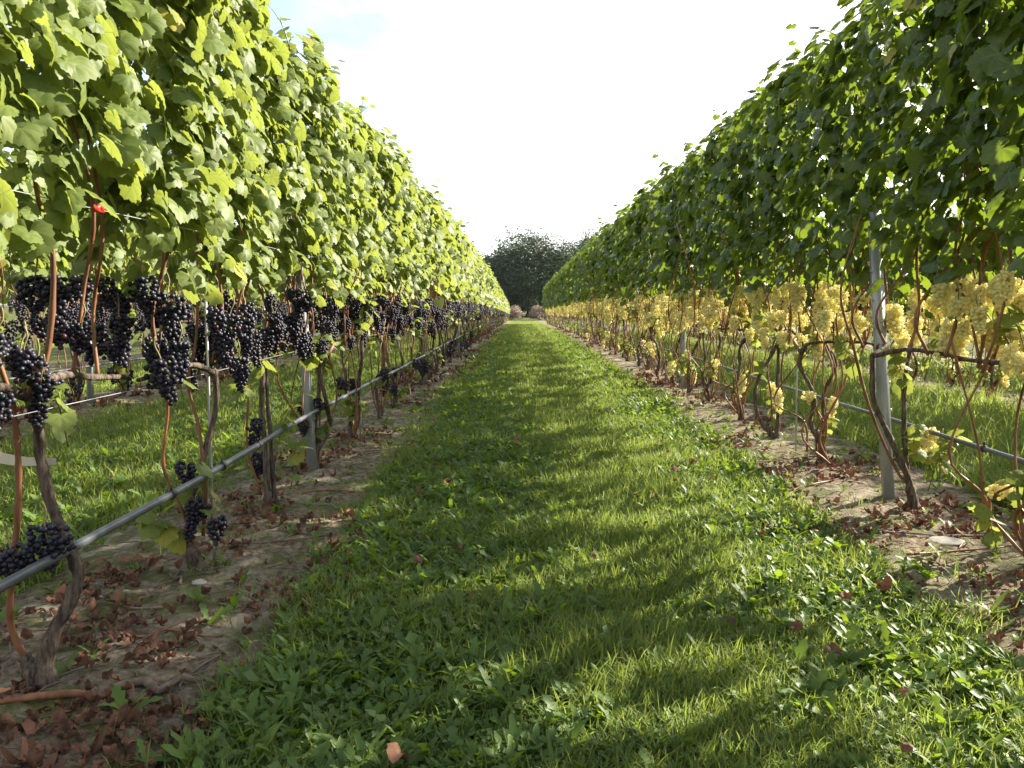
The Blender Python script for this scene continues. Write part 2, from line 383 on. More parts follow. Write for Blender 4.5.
def make_stalk():
    mb=MB(); tube(mb,catmull([(0,0,.045),(.006,.004,.02),(0,0,-.01),(.003,0,-.06)],3),[.0022,.0026,.002,.0014],5)
    return mb.mesh('bunch_stalk',[M['stalk']])

KIT={}
def kit(kind):
    dark=kind=='dark'
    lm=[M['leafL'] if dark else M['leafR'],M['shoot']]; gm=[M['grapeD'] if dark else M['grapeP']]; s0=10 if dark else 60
    z0,z1,half=(1.11,2.19,.21) if dark else (1.14,2.44,.25)
    n0=1420 if dark else 1180
    K={}
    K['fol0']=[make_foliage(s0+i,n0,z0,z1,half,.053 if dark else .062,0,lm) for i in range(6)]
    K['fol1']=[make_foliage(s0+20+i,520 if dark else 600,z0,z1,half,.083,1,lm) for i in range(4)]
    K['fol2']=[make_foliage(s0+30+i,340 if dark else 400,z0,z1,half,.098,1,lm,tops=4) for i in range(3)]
    K['b0']=[make_bunch(s0+i,.085+.06*(i%4)/3,.030+.007*(i%3),54+14*(i%4),.0076 if dark else .0084,gm,2) for i in range(7)]
    K['b1']=[make_bunch(s0+40+i,.17,.048,44,.0115,gm,1) for i in range(4)]
    K['stalk']=make_stalk()
    return K
KIT['dark']=kit('dark'); KIT['pale']=kit('pale')
WOOD=[M['bark'],M['cane']]

def trunk_path(rs, lean):
    h=rs.uniform(.66,.76); p=[(0,0,-.04),(rs.randn()*.012,rs.randn()*.03,.10)]
    x=lean
    for f in(.3,.55,.8): p.append((x*f+rs.randn()*.016,rs.randn()*.05,h*f+.03))
    p.append((x*.8,rs.randn()*.05,h)); return p
def cane_path(rs, y0, top):
    x0=rs.randn()*.02; z0=.72+rs.randn()*.02
    return [(x0,y0,z0),(x0+rs.randn()*.03,y0+rs.randn()*.03,z0+.18),(rs.randn()*.07,y0+rs.randn()*.06,z0+.45),(rs.randn()*.08,y0+rs.randn()*.09,top)]
def sucker_path(rs):
    y0=rs.randn()*.05; x0=rs.randn()*.03; h=rs.uniform(.45,.8)
    return [(x0*.4,y0*.4,.03),(x0+rs.randn()*.03,y0+rs.randn()*.06,.22),(x0+rs.randn()*.05,y0+rs.randn()*.10,h*.75),(x0+rs.randn()*.05,y0+rs.randn()*.13,h+.25)]
def wood_kit(seed, fused):
    """trunk mesh plus the cane meshes of one vine; fused: trunk and canes in one mesh for far copies"""
    rs=np.random.RandomState(seed); mb=MB()
    tp=trunk_path(rs,rs.randn()*.09); n=8 if not fused else 5
    tube(mb,catmull(tp,6 if not fused else 3),[.031,.019,.0145,.013,.0125,.0155],n,0,.5,.22,rs=rs)
    if not fused and rs.rand()<.45:
        tp2=trunk_path(rs,rs.randn()*.10); tube(mb,catmull(tp2,5),[.022,.013,.0105,.010,.009],7,0,.5,.2,rs=rs)
    hd=np.array(tp[-1])
    for sg in(-1,1):
        arm=[hd-[0,0,.03],hd+[0,sg*.10,.04],(rs.randn()*.015,sg*.30,.755),(rs.randn()*.015,sg*.50,.75)]
        tube(mb,catmull(arm,4 if not fused else 2),[.013,.010,.009,.007],6 if not fused else 4,0 if rs.rand()<.5 else 1,.5,.12,rs=rs)
    canes=[]
    for k in range(12 if not fused else 8):
        p=cane_path(rs,rs.uniform(-.46,.46),rs.uniform(1.35,1.75)); c=mb if fused else MB()
        tube(c,catmull(p,5 if not fused else 2),[.0058,.0052,.0045,.0036],6 if not fused else 3,1 if fused else 0,rs.rand(),nodes=.085 if not fused else 0)
        canes.append(c)
    for k in range(rs.randint(4,7) if not fused else 4):
        p=sucker_path(rs); c=mb if fused else MB()
        tube(c,catmull(p,5 if not fused else 2),[.0060,.0052,.0045,.0034],6 if not fused else 3,1 if fused else 0,rs.rand(),nodes=.08 if not fused else 0)
        canes.append(c)
    return mb.mesh('trunk',WOOD), [] if fused else [c.mesh('cane',[M['cane']]) for c in canes]
WK=[wood_kit(300+i,False) for i in range(6)]
WF=[wood_kit(400+i,True) for i in range(5)]
def sucker_mesh(seed, mat_leaf, yel=.05, big=1.):
    """short leafy shoot low on the vine"""
    rs=np.random.RandomState(seed); mb=MB(); a=rs.rand()*6.28
    d=np.array([np.cos(a)*.10,np.sin(a)*.14,0]); h=rs.uniform(.18,.42)
    path=catmull([(0,0,.02),tuple(d*.4+[0,0,h*.6]),tuple(d*1.2+[0,0,h])],4)
    tube(mb,path,[.0035,.002],5,1)
    m=rs.randint(5,10); f=np.linspace(.25,1,m)
    LP=np.stack([np.interp(f,np.linspace(0,1,len(path)),path[:,c]) for c in range(3)],1)
    al=np.arange(m)*2.6+rs.rand()*6; out=np.stack([np.cos(al),np.sin(al),0*al],1)
    add_leaves(mb,LT0,LP+out*.03,out*.6+[0,0,.7]+rs.randn(m,3)*.3,out*.5-[0,0,.7],.062*big*rs.uniform(.6,1.15,m),np.where(rs.rand(m)<yel,1.,rs.rand(m)*.9),rs.uniform(-.4,.1,m),rs.uniform(-.3,.1,m))
    return mb.mesh('leafy_sucker',[mat_leaf,M['shoot']])
SK={'dark':[sucker_mesh(700+i,M['leafL']) for i in range(5)],'pale':[sucker_mesh(720+i,M['leafL'],.4) for i in range(5)]}

ORD=['first','second','third','fourth','fifth','sixth','seventh','eighth','ninth','tenth']
POSTY={'dark':[-.75]+[4.58+5.4*i for i in range(14)],'pale':[-1.1]+[3.98+5.2*i for i in range(10)],
       'dark2':[2.4+5.4*i for i in range(8)],'pale2':[2.3+5.2*i for i in range(8)]}
ROWNAME={'dark':'sunlit dark-grape row','pale':'shaded pale-grape row'}
HERO={}
def add_bunches(root, kind, rs, n, lod, low=0, stalks=False):
    K=KIT[kind]; pool=K['b0'] if lod==0 else K['b1']
    for k in range(n):
        isl=k<low
        if isl: p=(rs.randn()*.05,rs.randn()*.12,rs.uniform(.22,.48))
        else:
            sd=-1 if rs.rand()<.5 else 1
            p=(sd*rs.uniform(.015,.13),rs.uniform(-.50,.50),(rs.uniform(.87,1.07) if rs.rand()<.8 else rs.uniform(.78,.88)) if kind=='dark' else (rs.uniform(.90,1.14) if rs.rand()<.7 else rs.uniform(.78,.95)))
        o=place('grape_bunch',pool[rs.randint(len(pool))],root,p)
        o.rotation_euler=(rs.randn()*.12,rs.randn()*.12,rs.rand()*6.28)
        sc=rs.uniform(.85,1.15) if lod==0 else rs.uniform(.95,1.35); o.scale=(sc,sc,sc*rs.uniform(.92,1.12))
        if stalks: place('bunch_stalk',K['stalk'],o)
def make_vine(kind, x, y, i, level, label, group, key, hero=None, zs=1.):
    """level 0: full parts; 1: fewer bunches; 2: far copy"""
    rs=np.random.RandomState(int(1000+abs(x)*77+i*13+(x>0)*500))
    root=empty('grapevine',(x,y,soil_z(key,x,y)),0)
    tag(root,label,'grapevine',group); root.scale=(1,1,zs)
    K=KIT[kind]
    if hero:
        hero(root,rs)
    elif level<2:
        t,cs=WK[rs.randint(len(WK))]; rz=rs.rand()*.5+(math.pi if rs.rand()<.5 else 0)-.25
        place('trunk',t,root,rz=rz)
        for c in cs: place('cane',c,root,rz=rz)
        if kind=='pale':
            for c in WK[rs.randint(len(WK))][1][-9:]: place('cane',c,root,(0,rs.uniform(-.3,.3),0),rz=rs.rand()*6)
    else:
        t,_=WF[rs.randint(len(WF))]; place('trunk',t,root,rz=math.pi*rs.randint(2))
    fp=K['fol%d'%level]; o=place('foliage',fp[rs.randint(len(fp))],root,(rs.randn()*.025,rs.randn()*.04,0),rz=math.pi*rs.randint(2)+rs.randn()*.05)
    o.scale=(rs.uniform(.92,1.12),1,rs.uniform(.985,1.03))
    if kind=='dark':
        n,low={0:(28,3),1:(21,2),2:(10,0)}[level]
    else: n,low={0:(32,2),1:(25,1),2:(13,0)}[level]
    add_bunches(root,kind,rs,n+rs.randint(-1,3),0 if level==0 else 1,low,stalks=(level==0 and y<4.5))
    if level<3:
        for k in range(rs.randint(4,8) if level<2 else rs.randint(2,5)):
            if hero and kind=='dark' and y<2.3 and k not in(1,3): continue
            hi=rs.rand()<.6
            s=place('leafy_sucker',SK[kind][rs.randint(5)],root,(rs.randn()*.05,rs.randn()*(.28 if hi else .12),rs.uniform(.50,.76) if hi else rs.uniform(0,.25)),rz=rs.rand()*6)
            q=rs.uniform(.6,.95); s.scale=(q,q,q)
    return root
def hero_wood(tr, canes):
    def f(root, rs):
        mb=MB()
        for pts,rad in tr: tube(mb,catmull(pts,7),rad,10,0,.5,.17,rs=rs)
        mb.obj('trunk',WOOD,root)
        for pts,rad in canes:
            c=MB(); tube(c,catmull(pts,7),rad,8,0,rs.rand(),nodes=.09); c.obj('cane',[M['cane']],root)
    return f
# shapes of the nearest vines, as the photograph shows them (local x,y,z in metres)
HERO['dark',0]=hero_wood(
    [([(.0,0,-.03),(.0,.0,.05),(.035,.0,.15),(.085,.02,.26),(.075,.02,.34),(.03,.03,.44),(.005,.03,.57),(.008,.02,.66),(.005,.0,.755)],[.034,.026,.018,.0145,.0155,.0135,.013,.013,.0165]),
     ([(-.01,0,-.02),(-.025,-.01,.04),(-.045,-.01,.085)],[.03,.022,.015]),
     ([(.005,0,.74),(.01,.12,.785),(.01,.30,.765),(.0,.48,.75)],[.014,.010,.009,.007]),
     ([(.005,0,.74),(.0,-.12,.78),(.0,-.30,.76),(.01,-.48,.75)],[.014,.010,.009,.007])],
    [([(-.04,-.01,.07),(-.065,-.02,.16),(-.055,-.03,.26),(-.02,-.03,.50),(-.012,-.04,.70),(-.03,-.06,.84),(-.09,-.10,1.10),(-.12,-.12,1.35),(-.10,-.12,1.6)],[.0085,.0085,.0075,.007,.0065,.006,.0055,.005,.004]),
     ([(.0,.0,.75),(.05,.01,.86),(.07,.02,1.10),(.03,.03,1.28),(.04,.05,1.6)],[.0085,.007,.006,.005,.004]),
     ([(.0,.20,.77),(.03,.22,1.0),(.08,.20,1.25),(.0,.2,1.6)],[.006,.005,.005,.004]),
     ([(.0,.33,.76),(-.02,.36,.95),(.05,.30,1.2),(.0,.3,1.6)],[.006,.005,.005,.004]),
     ([(.0,-.22,.76),(.02,-.22,.95),(-.05,-.20,1.25),(.0,-.2,1.6)],[.006,.005,.005,.004])])
HERO['dark',1]=hero_wood(
    [([(.0,0,-.03),(-.03,0,.06),(-.045,.01,.14),(-.02,.02,.28),(.02,.04,.45),(.055,.06,.60),(.06,.05,.74)],[.034,.030,.016,.011,.0105,.010,.011]),
     ([(.055,.05,.73),(.04,.18,.77),(.02,.46,.75)],[.011,.009,.007]),([(.055,.05,.73),(.04,-.12,.77),(.02,-.46,.75)],[.011,.009,.007])],
    [([(-.02,0,.1),(-.05,-.02,.22),(-.10,-.05,.40),(-.075,-.05,.62),(-.09,-.05,.85),(-.06,-.05,1.3)],[.006,.006,.005,.005,.004,.004]),
     ([(.0,.03,.12),(.02,.02,.3),(.0,.03,.52),(-.03,.03,.70),(.0,.05,.9),(.02,.05,1.4)],[.007,.006,.006,.005,.005,.004]),
     ([(.03,.1,.76),(.07,.12,.95),(.04,.1,1.3),(.0,.1,1.6)],[.006,.005,.005,.004]),
     ([(.03,.3,.76),(.05,.33,.95),(.10,.3,1.2),(.0,.3,1.6)],[.006,.005,.005,.004]),
     ([(.03,-.3,.76),(.0,-.3,.95),(.06,-.27,1.25),(.0,-.3,1.6)],[.006,.005,.005,.004])])
HERO['dark',2]=hero_wood(
    [([(.0,0,-.03),(.0,0,.1),(-.01,.01,.3),(-.015,0,.5),(.0,.0,.76),(-.005,0,.85)],[.028,.015,.012,.012,.0125,.012]),
     ([(.03,.03,-.03),(.02,.03,.1),(.015,.02,.35),(.005,.02,.6),(.01,0,.8)],[.019,.011,.010,.009,.009]),
     ([(.0,0,.76),(.0,.2,.79),(.0,.47,.75)],[.011,.009,.007]),([(.0,0,.76),(.0,-.2,.79),(.0,-.47,.75)],[.011,.009,.007])],
    [([(-.03,0,.06),(-.08,-.03,.3),(-.06,-.05,.6),(-.08,-.1,.9),(-.05,-.1,1.4)],[.006,.005,.005,.004,.004])]+
    [([(.0,q,.76),(.03*s,q+.02,.95),(-.05*s,q,1.25),(.0,q,1.6)],[.0065,.0055,.005,.004]) for q,s in((-.38,1),(-.2,-1),(-.05,1),(.15,-1),(.33,1))])
HERO['pale',1]=hero_wood(
    [([(.0,0,-.03),(-.02,0,.07),(-.06,-.02,.18),(-.14,-.04,.33),(-.20,-.05,.44),(-.245,-.05,.55),(-.25,-.03,.75)],[.036,.023,.015,.0135,.0125,.012,.012]),
     ([(-.01,0,-.02),(-.03,.01,.12),(-.06,.02,.35),(-.07,.02,.6),(-.05,.02,.8)],[.020,.014,.011,.010,.009]),
     ([(-.25,-.03,.74),(-.12,.1,.79),(-.02,.46,.75)],[.011,.009,.007]),([(-.25,-.03,.74),(-.15,-.2,.78),(-.02,-.46,.75)],[.011,.009,.007])],
    [([(-.02,0,.12),(-.10,0,.20),(-.24,.0,.5),(-.32,.03,.8),(-.38,.04,1.05),(-.3,.04,1.4)],[.0075,.007,.006,.006,.005,.004])]+
    [([(-.12,q,.76),(-.12+.05*s,q+.02,.95),(-.05-.05*s,q,1.25),(.0,q,1.6)],[.007,.006,.005,.004]) for q,s in((-.42,1),(-.28,-1),(-.1,1),(.1,-1),(.22,1),(.38,-1))])
HERO['pale',3]=hero_wood(
    [([(.0,0,-.03),(-.03,0,.05),(-.10,0,.13),(-.14,.0,.26),(-.13,.0,.42),(-.06,.0,.56),(.0,.0,.68),(.03,.0,.78)],[.032,.022,.015,.013,.012,.0115,.0115,.014]),
     ([(.02,0,-.02),(.03,0,.15),(.02,.01,.4),(.02,.01,.7)],[.021,.014,.0115,.011]),
     ([(.03,.0,.76),(.02,.2,.8),(.0,.47,.75)],[.011,.009,.007]),([(.03,.0,.76),(.02,-.2,.8),(.0,-.47,.75)],[.011,.009,.007])],
    [([(.0,.02,.05),(-.02,.02,.3),(-.05,.02,.55),(.04,.0,.9),(.08,0,1.4)],[.007,.006,.006,.005,.004]),
     ([(.04,.0,.05),(.06,.02,.3),(.05,.02,.55),(.09,.0,.9),(.02,0,1.4)],[.007,.006,.006,.005,.004])]+
    [([(.0,q,.76),(.05*s,q+.02,.95),(-.05*s,q,1.25),(.0,q,1.6)],[.007,.006,.005,.004]) for q,s in((-.4,1),(-.25,-1),(-.05,1),(.15,-1),(.33,1))])
HLAB={('dark',0):'nearest dark-grape vine with a crooked grey trunk and a long glossy red cane',
      ('dark',1):'dark-grape vine with low bunches and a thin weathered rod beside it',
      ('dark',2):'dark-grape vine with twin straight grey stems just before the first metal post',
      ('pale',1):'pale-grape vine leaning steeply towards the lane beside the tilted metal post',
      ('pale',3):'pale-grape vine with a hooked dark base bowing out over the bare soil'}
def vine_label(key,y,idx):
    ps=[p for p in POSTY[key] if p>0]; k=sum(1 for p in ps if p<y)
    ord_=1+sum(1 for q in VY[key] if q<y and (k==0 or q>ps[k-1]))
    fruit='dark' if key=='dark' else 'pale'
    if k==0: return '%s-grape vine, %s from the camera end of the %s'%(fruit,ORD[ord_-1],ROWNAME[key])
    return '%s-grape vine, %s behind the %s metal post of the %s'%(fruit,ORD[ord_-1],ORD[k-1],ROWNAME[key])
VY={'dark':[.0,.95]+[1.95,2.87,3.76]+[4.72+.97*i+.28*((i*7)%3-1)*.3 for i in range(76)],
    'pale':[.95,1.9,2.87]+[3.82+.99*i+.25*((i*5)%3-1)*.3 for i in range(53)]}
for kind in('dark','pale'):
    rx=ROWS[kind]; hi=0
    for idx,y in enumerate(VY[kind]):
        lv=0 if y<9.5 else 1 if y<22 else 2
        if kind=='dark' and (y>76 or idx==0):
            if idx==0: continue
            break
        h=None; lab=None
        hk=(kind,idx-2) if kind=='dark' else (kind,{3:1,5:3}.get(idx,-9))
        if hk in HERO: h=HERO[hk]; lab=HLAB[hk]
        lab={('dark',1):'dark-grape vine whose leaves fill the top left corner, its trunk out of frame',('pale',2):'pale-grape vine at the right edge, shaded leaves in view but trunk out of frame'}.get((kind,idx),lab)
        if lab is None:
            lab=vine_label(kind,y,idx) if y<26 else ('dark-grape vine in the far stretch where the sunlit row blurs into hedge' if kind=='dark' else 'pale-grape vine in the far stretch where the shaded row blurs into hedge')
        zs=1.0 if kind=='pale' else float(np.interp(y,[0,15,30,55,80],[1,1,.93,.82,.66]))
        make_vine(kind,-1.215 if (kind=='dark' and idx==2) else rx+np.random.RandomState(idx+50).randn()*.015,y,idx,lv,lab,'vines of the %s'%ROWNAME[kind],kind,h,zs)
for key,kind,y0,y1 in(('dark2','dark',1.6,34),('pale2','pale',.6,34),('dark3','dark',5,36),('pale3','pale',5,36)):
    rx=ROWS[key]; sec=key[-1]=='2'
    lab='%s-grape vine of the %s row %s, glimpsed under the %s hedge'%(kind,'second' if sec else 'third','out' if sec else 'beyond','sunlit' if kind=='dark' else 'shaded')
    for i,y in enumerate(np.arange(y0,y1,.98 if sec else 1.15)):
        lv=1 if (sec and y<11) else 2
        make_vine(kind,rx+.02*((i*7)%5-2),y+.07*((i*3)%5-2),i+200,lv,lab,'%s-grape vines of the %s row out'%(kind,'second' if sec else 'third'),key,None,.80 if kind=='pale' else 1.)

# ------------------------------------------------------------------ posts, wires, drip pipes
def post_mesh(seed):
    """rolled C-profile of galvanised steel with wire notches along both lips"""
    mb=MB(); w,d,t,H=.048,.038,.004,1.45
    box(mb,(0,0,H/2-.2),(w,t,H+.4)); 
    for s in(-1,1):
        box(mb,(s*(w/2-t/2),d/2,H/2-.2),(t,d-t-.004,H+.4-.006)); box(mb,(s*(w/2-.010),d-.001,H/2-.2),(.018,t,H+.4-.01))
    return mb.mesh('metal_post',[M['galv']])
def hook_mesh():
    mb=MB()
    tube(mb,[(-.0245,.012,0),(-.031,.012,.002),(-.035,.012,.012),(-.031,.012,.018)],[.003],5); return mb.mesh('wire_hook',[M['galv']])
PM=post_mesh(1); HM=hook_mesh()
def post(x,y,key,label,group,lean=(0,0),hooks=8):
    o=place('metal_post',PM,None,(x,y,soil_z(key,x,y)+.0)); o.rotation_euler=(lean[1],lean[0],.0); tag(o,label,'post',group)
    for k in range(hooks):
        z=.30+.14*k
        for s in(0,1):
            h=place('wire_hook',HM,o,(0,.024*s,z)); h.rotation_euler=(0,0,math.pi*s)
    return o
for key in('dark','pale'):
    ps=[p for p in POSTY[key]]; n=0
    for i,y in enumerate(ps):
        if y<0: continue
        if y>(76 if key=='dark' else 55): break
        lean=(rng.randn()*.015,rng.randn()*.02); x=ROWS[key]
        if key=='dark' and n==0: lean=(-.03,.02); x=-1.215
        if key=='pale' and n==0: lean=(-.105,.02); x=1.87
        if y<25: lab='galvanised metal trellis post, %s one along the %s'%('nearest' if n==0 else ORD[n],ROWNAME[key])
        else: lab='far galvanised trellis post sunk in the leaves of the %s'%ROWNAME[key]
        if key=='pale' and n==0: lab='nearest galvanised metal post of the shaded pale-grape row, tilted towards the lane'
        post(x+rng.randn()*.01*(n>0),y,key,lab,'metal posts of the %s'%ROWNAME[key],lean,8 if y<12 else 0); n+=1
for key in('dark2','pale2'):
    for i,y in enumerate(POSTY[key][:6]):
        post(ROWS[key]-(.25 if key=='pale2' and i==1 else 0),y+ (0 if i else .0),key,'galvanised post of the second row out, glimpsed under the %s hedge'%('sunlit' if key[0]=='d' else 'shaded'),'posts of the second %s-grape row'%('dark' if key[0]=='d' else 'pale'),(rng.randn()*.02,rng.randn()*.02),0)

def line(key, z, y0, y1, r, sag, m, name, dx=0., n=8, step=.3):
    ys=np.arange(y0,y1,step); ps=np.array([-20]+POSTY[key]+[120.])
    k=np.searchsorted(ps,ys)-1; f=(ys-ps[k])/(ps[k+1]-ps[k]+1e-6)
    zz=zg(ys)+z-sag*4*f*(1-f)*np.clip(np.sin(k*2.1)*.5+.8,0,1.5)
    xx=ROWS[key]+dx+.012*np.sin(ys*.9)+.006*np.sin(ys*2.7)
    mb=MB(); P=np.stack([xx,ys,zz],1); tube(mb,P,[r],n); return mb.obj(name,[m]),P
def clips(o,P,ys,r):
    for y in ys:
        i=int(np.argmin(np.abs(P[:,1]-y))); t=unit(P[i+1]-P[i-1]); mb=MB()
        tube(mb,[P[i]-t*.011,P[i]+t*.011],[r+.004],10); tube(mb,[P[i]+[0,0,r],P[i]+[0,0,r+.02]],[.004],5)
        mb.obj('pipe_clip',[M['clip']],o)
o,P=line('dark',.395,-.6,76,.0125,.012,M['pipe'],'drip_pipe',.035,12,.15)
tag(o,'grey plastic drip pipe strung low along the sunlit dark-grape row','drip pipe'); clips(o,P,(2.55,3.0,3.5,4.66,6.1,7.5,10.06),.0125)
o,P=line('pale',.41,-.6,58,.0105,.015,M['pipe'],'drip_pipe',.045,12,.15)
tag(o,'dark drip pipe strung low along the shaded pale-grape row','drip pipe'); clips(o,P,(3.3,4.15,5.2,7.0,9.3),.0105)
o,P=line('pale2',.62,-.5,34,.010,.02,M['pipe'],'drip_pipe',.03,8); tag(o,'thin drip pipe of the second pale-grape row, crossing behind the tilted post','drip pipe')
o,P=line('dark2',.40,-.5,34,.010,.02,M['pipe'],'drip_pipe',.03,8); tag(o,'thin drip pipe of the second row seen beyond the dark-grape trunks','drip pipe')
for key in('dark','pale'):
    y1=76 if key=='dark' else 58
    for z,dx,what in((.755,.012,'fruit-height'),(1.245,.135,'lower catch')):
        o,P=line(key,z,-.6,y1,.0012,.01,M['wire'],'trellis_wire',dx,5); tag(o,'thin steel %s wire of the %s'%(what,ROWNAME[key]),'wire','trellis wires')
# small fittings
def stake(x,y,key,h,label,r=.005,lean=(0,0)):
    mb=MB(); tube(mb,[(0,0,-.05),(lean[0]*.5,lean[1]*.5,h*.5),(lean[0],lean[1],h)],[r],7); tube(mb,[(lean[0]-.004,lean[1],h*.86),(lean[0]+.006,lean[1],h*.86+.006)],[r*1.7],7)
    tag(mb.obj('vine_stake',[M['rod']],loc=(x,y,soil_z(key,x,y))),label,'stake')
stake(-1.155,2.93,'dark',1.0,'thin weathered rod beside the second vine of the sunlit row',.0052,(.005,0))
stake(-1.16,5.74,'dark',.9,'thin rod tied to the second vine past the nearest dark-row post',.005,(.01,.02))
stake(1.85,5.3,'pale',.95,'thin rod in the shaded row between the tilted post and hooked vine',.005,(-.02,.02))
mb=MB(); box(mb,(0,0,0),(.010,.042,.012)); tube(mb,[(0,-.02,-.004),(.005,0,.010),(0,.02,-.004)],[.006],6); tube(mb,[(0,.018,.004),(.004,.034,.012)],[.004],6)
tag(mb.obj('wire_tensioner',[M['red']],loc=(-1.036,1.985,1.231)),'small red plastic clip on the wire among the nearest leaves','clip')
mb=MB(); ts=np.linspace(0,1,9)
for a,b in zip(range(8),range(1,9)):
    pts=[]
    for t in(ts[a],ts[b]):
        c=np.array([-1.185-.27*t,2.0+.03*t,.60+.045*t-.02*math.sin(3*t)]); w=.008+.012*t
        pts+= [c+[0,0,w],c-[0,0,w]]
    pts=np.array(pts); mb.add(np.vstack([pts,pts+[0,.0015,0]]),[(0,1,3),(0,3,2),(4,7,5),(4,6,7)],0)
tag(mb.obj('binding_tape',[M['tape']]),'pale strip of binding tape tied to the nearest grey trunk','tape')

# ------------------------------------------------------------------ grass, weeds, dead leaves
def zones_grass(n,y0,y1,x0,x1,seed,p=1.):
    rs=np.random.RandomState(seed); u=rs.rand(n)
    y=y0*(y1/y0)**u if p else rs.uniform(y0,y1,n); return rs.uniform(x0,x1,n),y,rs
def blades(mb,x,y,rs,hmin,hmax,w,seed):
    n=len(x); k=.5+.5*sn(x,y,seed,.8); h=(hmin+(hmax-hmin)*rs.rand(n)**1.6)*(.65+.7*k)
    a=rs.rand(n)*6.28; ln=rs.uniform(.15,.95,n)
    dx,dy=np.cos(a),np.sin(a); px,py=-dy,dx; b=a+rs.randn(n)*.8; px,py=-np.sin(b),np.cos(b)
    ww=w*rs.uniform(.6,1.5,n); z0=zg(y)-.02
    V=np.zeros((n,7,3))
    for j,(t,wf) in enumerate(((0,.8),(.4,1.),(.75,.6))):
        cx=x+dx*ln*h*t*t; cy=y+dy*ln*h*t*t; cz=z0+h*(t-.35*ln*t*t)
        for s in(0,1):
            q=(s-.5)*ww*wf; V[:,2*j+s,0]=cx+px*q; V[:,2*j+s,1]=cy+py*q; V[:,2*j+s,2]=cz
    V[:,6]=np.stack([x+dx*ln*h,y+dy*ln*h,z0+h*(1-.35*ln)],1)
    f=np.array([(0,1,3),(0,3,2),(2,3,5),(2,5,4),(4,5,6)])
    F=f[None]+(np.arange(n)*7)[:,None,None]
    tone=np.clip(.45+.22*rs.randn(n)+.18*sn(x,y,seed+1,.5),0,.94); tone[rs.rand(n)<.09]=1.
    mb.add(V.reshape(-1,3),F.reshape(-1,3),0,np.repeat(tone,7))
gb=MB()
def lane(x,y):
    e=.05*sn(y*1.3,y*0,61,1)+.04*sn(y*4,y*0,62,1)
    return (x>np.maximum(-.72-.05*(y-2),-.95)+e)&(x<np.minimum(1.37+.045*(y-2.5),1.55)-.6*e+.03*sn(y*3,y*0,63,1))
x,y,rs=zones_grass(240000,1.2,9,-.95,1.55,1); k=(lane(x,y)|(rs.rand(len(x))<.04))&((x>.05+.15*sn(x,y,71,.7))&(x<.95+.15*sn(x,y,72,.7))|(rs.rand(len(x))<.52)); x,y=x[k],y[k]; blades(gb,x,y,rs,.03,.105,.0034,31)
x,y,rs=zones_grass(70000,8,26,-.98,1.6,2); k=lane(x,y); x,y=x[k],y[k]; blades(gb,x,y,rs,.04,.10,.007,31)
x,y,rs=zones_grass(36000,25,75,-1.0,1.6,3); blades(gb,x,y,rs,.05,.10,.016,31)
x,y,rs=zones_grass(70000,2.5,30,-4.0,-1.75,4); blades(gb,x,y,rs,.03,.11,.006,37)
x,y,rs=zones_grass(90000,2.0,30,2.4,4.7,5); blades(gb,x,y,rs,.06,.25,.006,41)
x,y,rs=zones_grass(30000,5,40,-7.1,-4.5,6); blades(gb,x,y,rs,.03,.11,.011,43)
x,y,rs=zones_grass(30000,5,40,5.1,7.7,7); blades(gb,x,y,rs,.04,.13,.011,47)
# scattered grass tufts along the strip edges
cx=np.concatenate([rs.uniform(-1.7,-.7,60),rs.uniform(1.35,2.5,50)]); cy=1.5*8**rs.rand(110)
x=np.repeat(cx,60)+rs.randn(6600)*.05; y=np.repeat(cy,60)+rs.randn(6600)*.05; blades(gb,x,y,rs,.05,.11,.0036,51)
tag(gb.obj('grass',[M['grass']]),'short meadow grass on the lane and between the vine rows','grass',kind='stuff')

def broad(mb,x,y,rs,L0,L1,per,wr=.30,lob=.35,zoff=0.):
    """rosettes of lobed dandelion-like leaves"""
    n=len(x)*per; X=np.repeat(x,per); Y=np.repeat(y,per); a=rs.rand(n)*6.28
    L=np.repeat(rs.uniform(L0,L1,len(x)),per)*rs.uniform(.6,1.1,n); w=L*wr*rs.uniform(.7,1.2,n)
    el=rs.uniform(.3,1.35,n); kk=rs.uniform(.1,.55,n)
    st=np.linspace(0,1,9); prof=np.array([.08,.35,.72,.46,.98,.52,.82,.34,.0]) if lob>.2 else np.array([.08,.45,.8,.98,1.,.88,.66,.36,.0])
    prof=np.repeat(prof[None],n,0)*(1+lob*(rs.rand(n,9)-.5)*1.5)
    fold=rs.uniform(.0,.5,n); tw=rs.randn(n)*.3
    V=np.zeros((n,27,3)); d=np.stack([np.cos(a),np.sin(a)],1); p=np.stack([-np.sin(a),np.cos(a)],1)
    z0=zg(Y)-.015+zoff
    for j,t in enumerate(st):
        s=L*t*np.cos(el*(1-.3*t)); z=z0+L*(t*np.sin(el)-kk*t*t)+.008
        hw=w*prof[:,j]*.5
        for c,q in enumerate((-1,0,1)):
            V[:,j*3+c,0]=X+d[:,0]*s+p[:,0]*hw*q; V[:,j*3+c,1]=Y+d[:,1]*s+p[:,1]*hw*q
            V[:,j*3+c,2]=z+abs(q)*hw*fold+q*hw*tw
    f=[]
    for j in range(8):
        for c in(0,1):
            q=j*3+c; f+=[(q,q+1,q+4),(q,q+4,q+3)]
    F=np.array(f)[None]+(np.arange(n)*27)[:,None,None]
    tone=np.clip(np.repeat(.40+.34*rs.randn(len(x)),per)+.22*rs.randn(n),0,.94)
    mb.add(V.reshape(-1,3),F.reshape(-1,3),0,np.repeat(tone,27))
wb=MB(); rs=np.random.RandomState(77)
def band(n,y0,y1,xc,xs): 
    y=y0*(y1/y0)**rs.rand(n); return xc+rs.randn(n)*xs,y
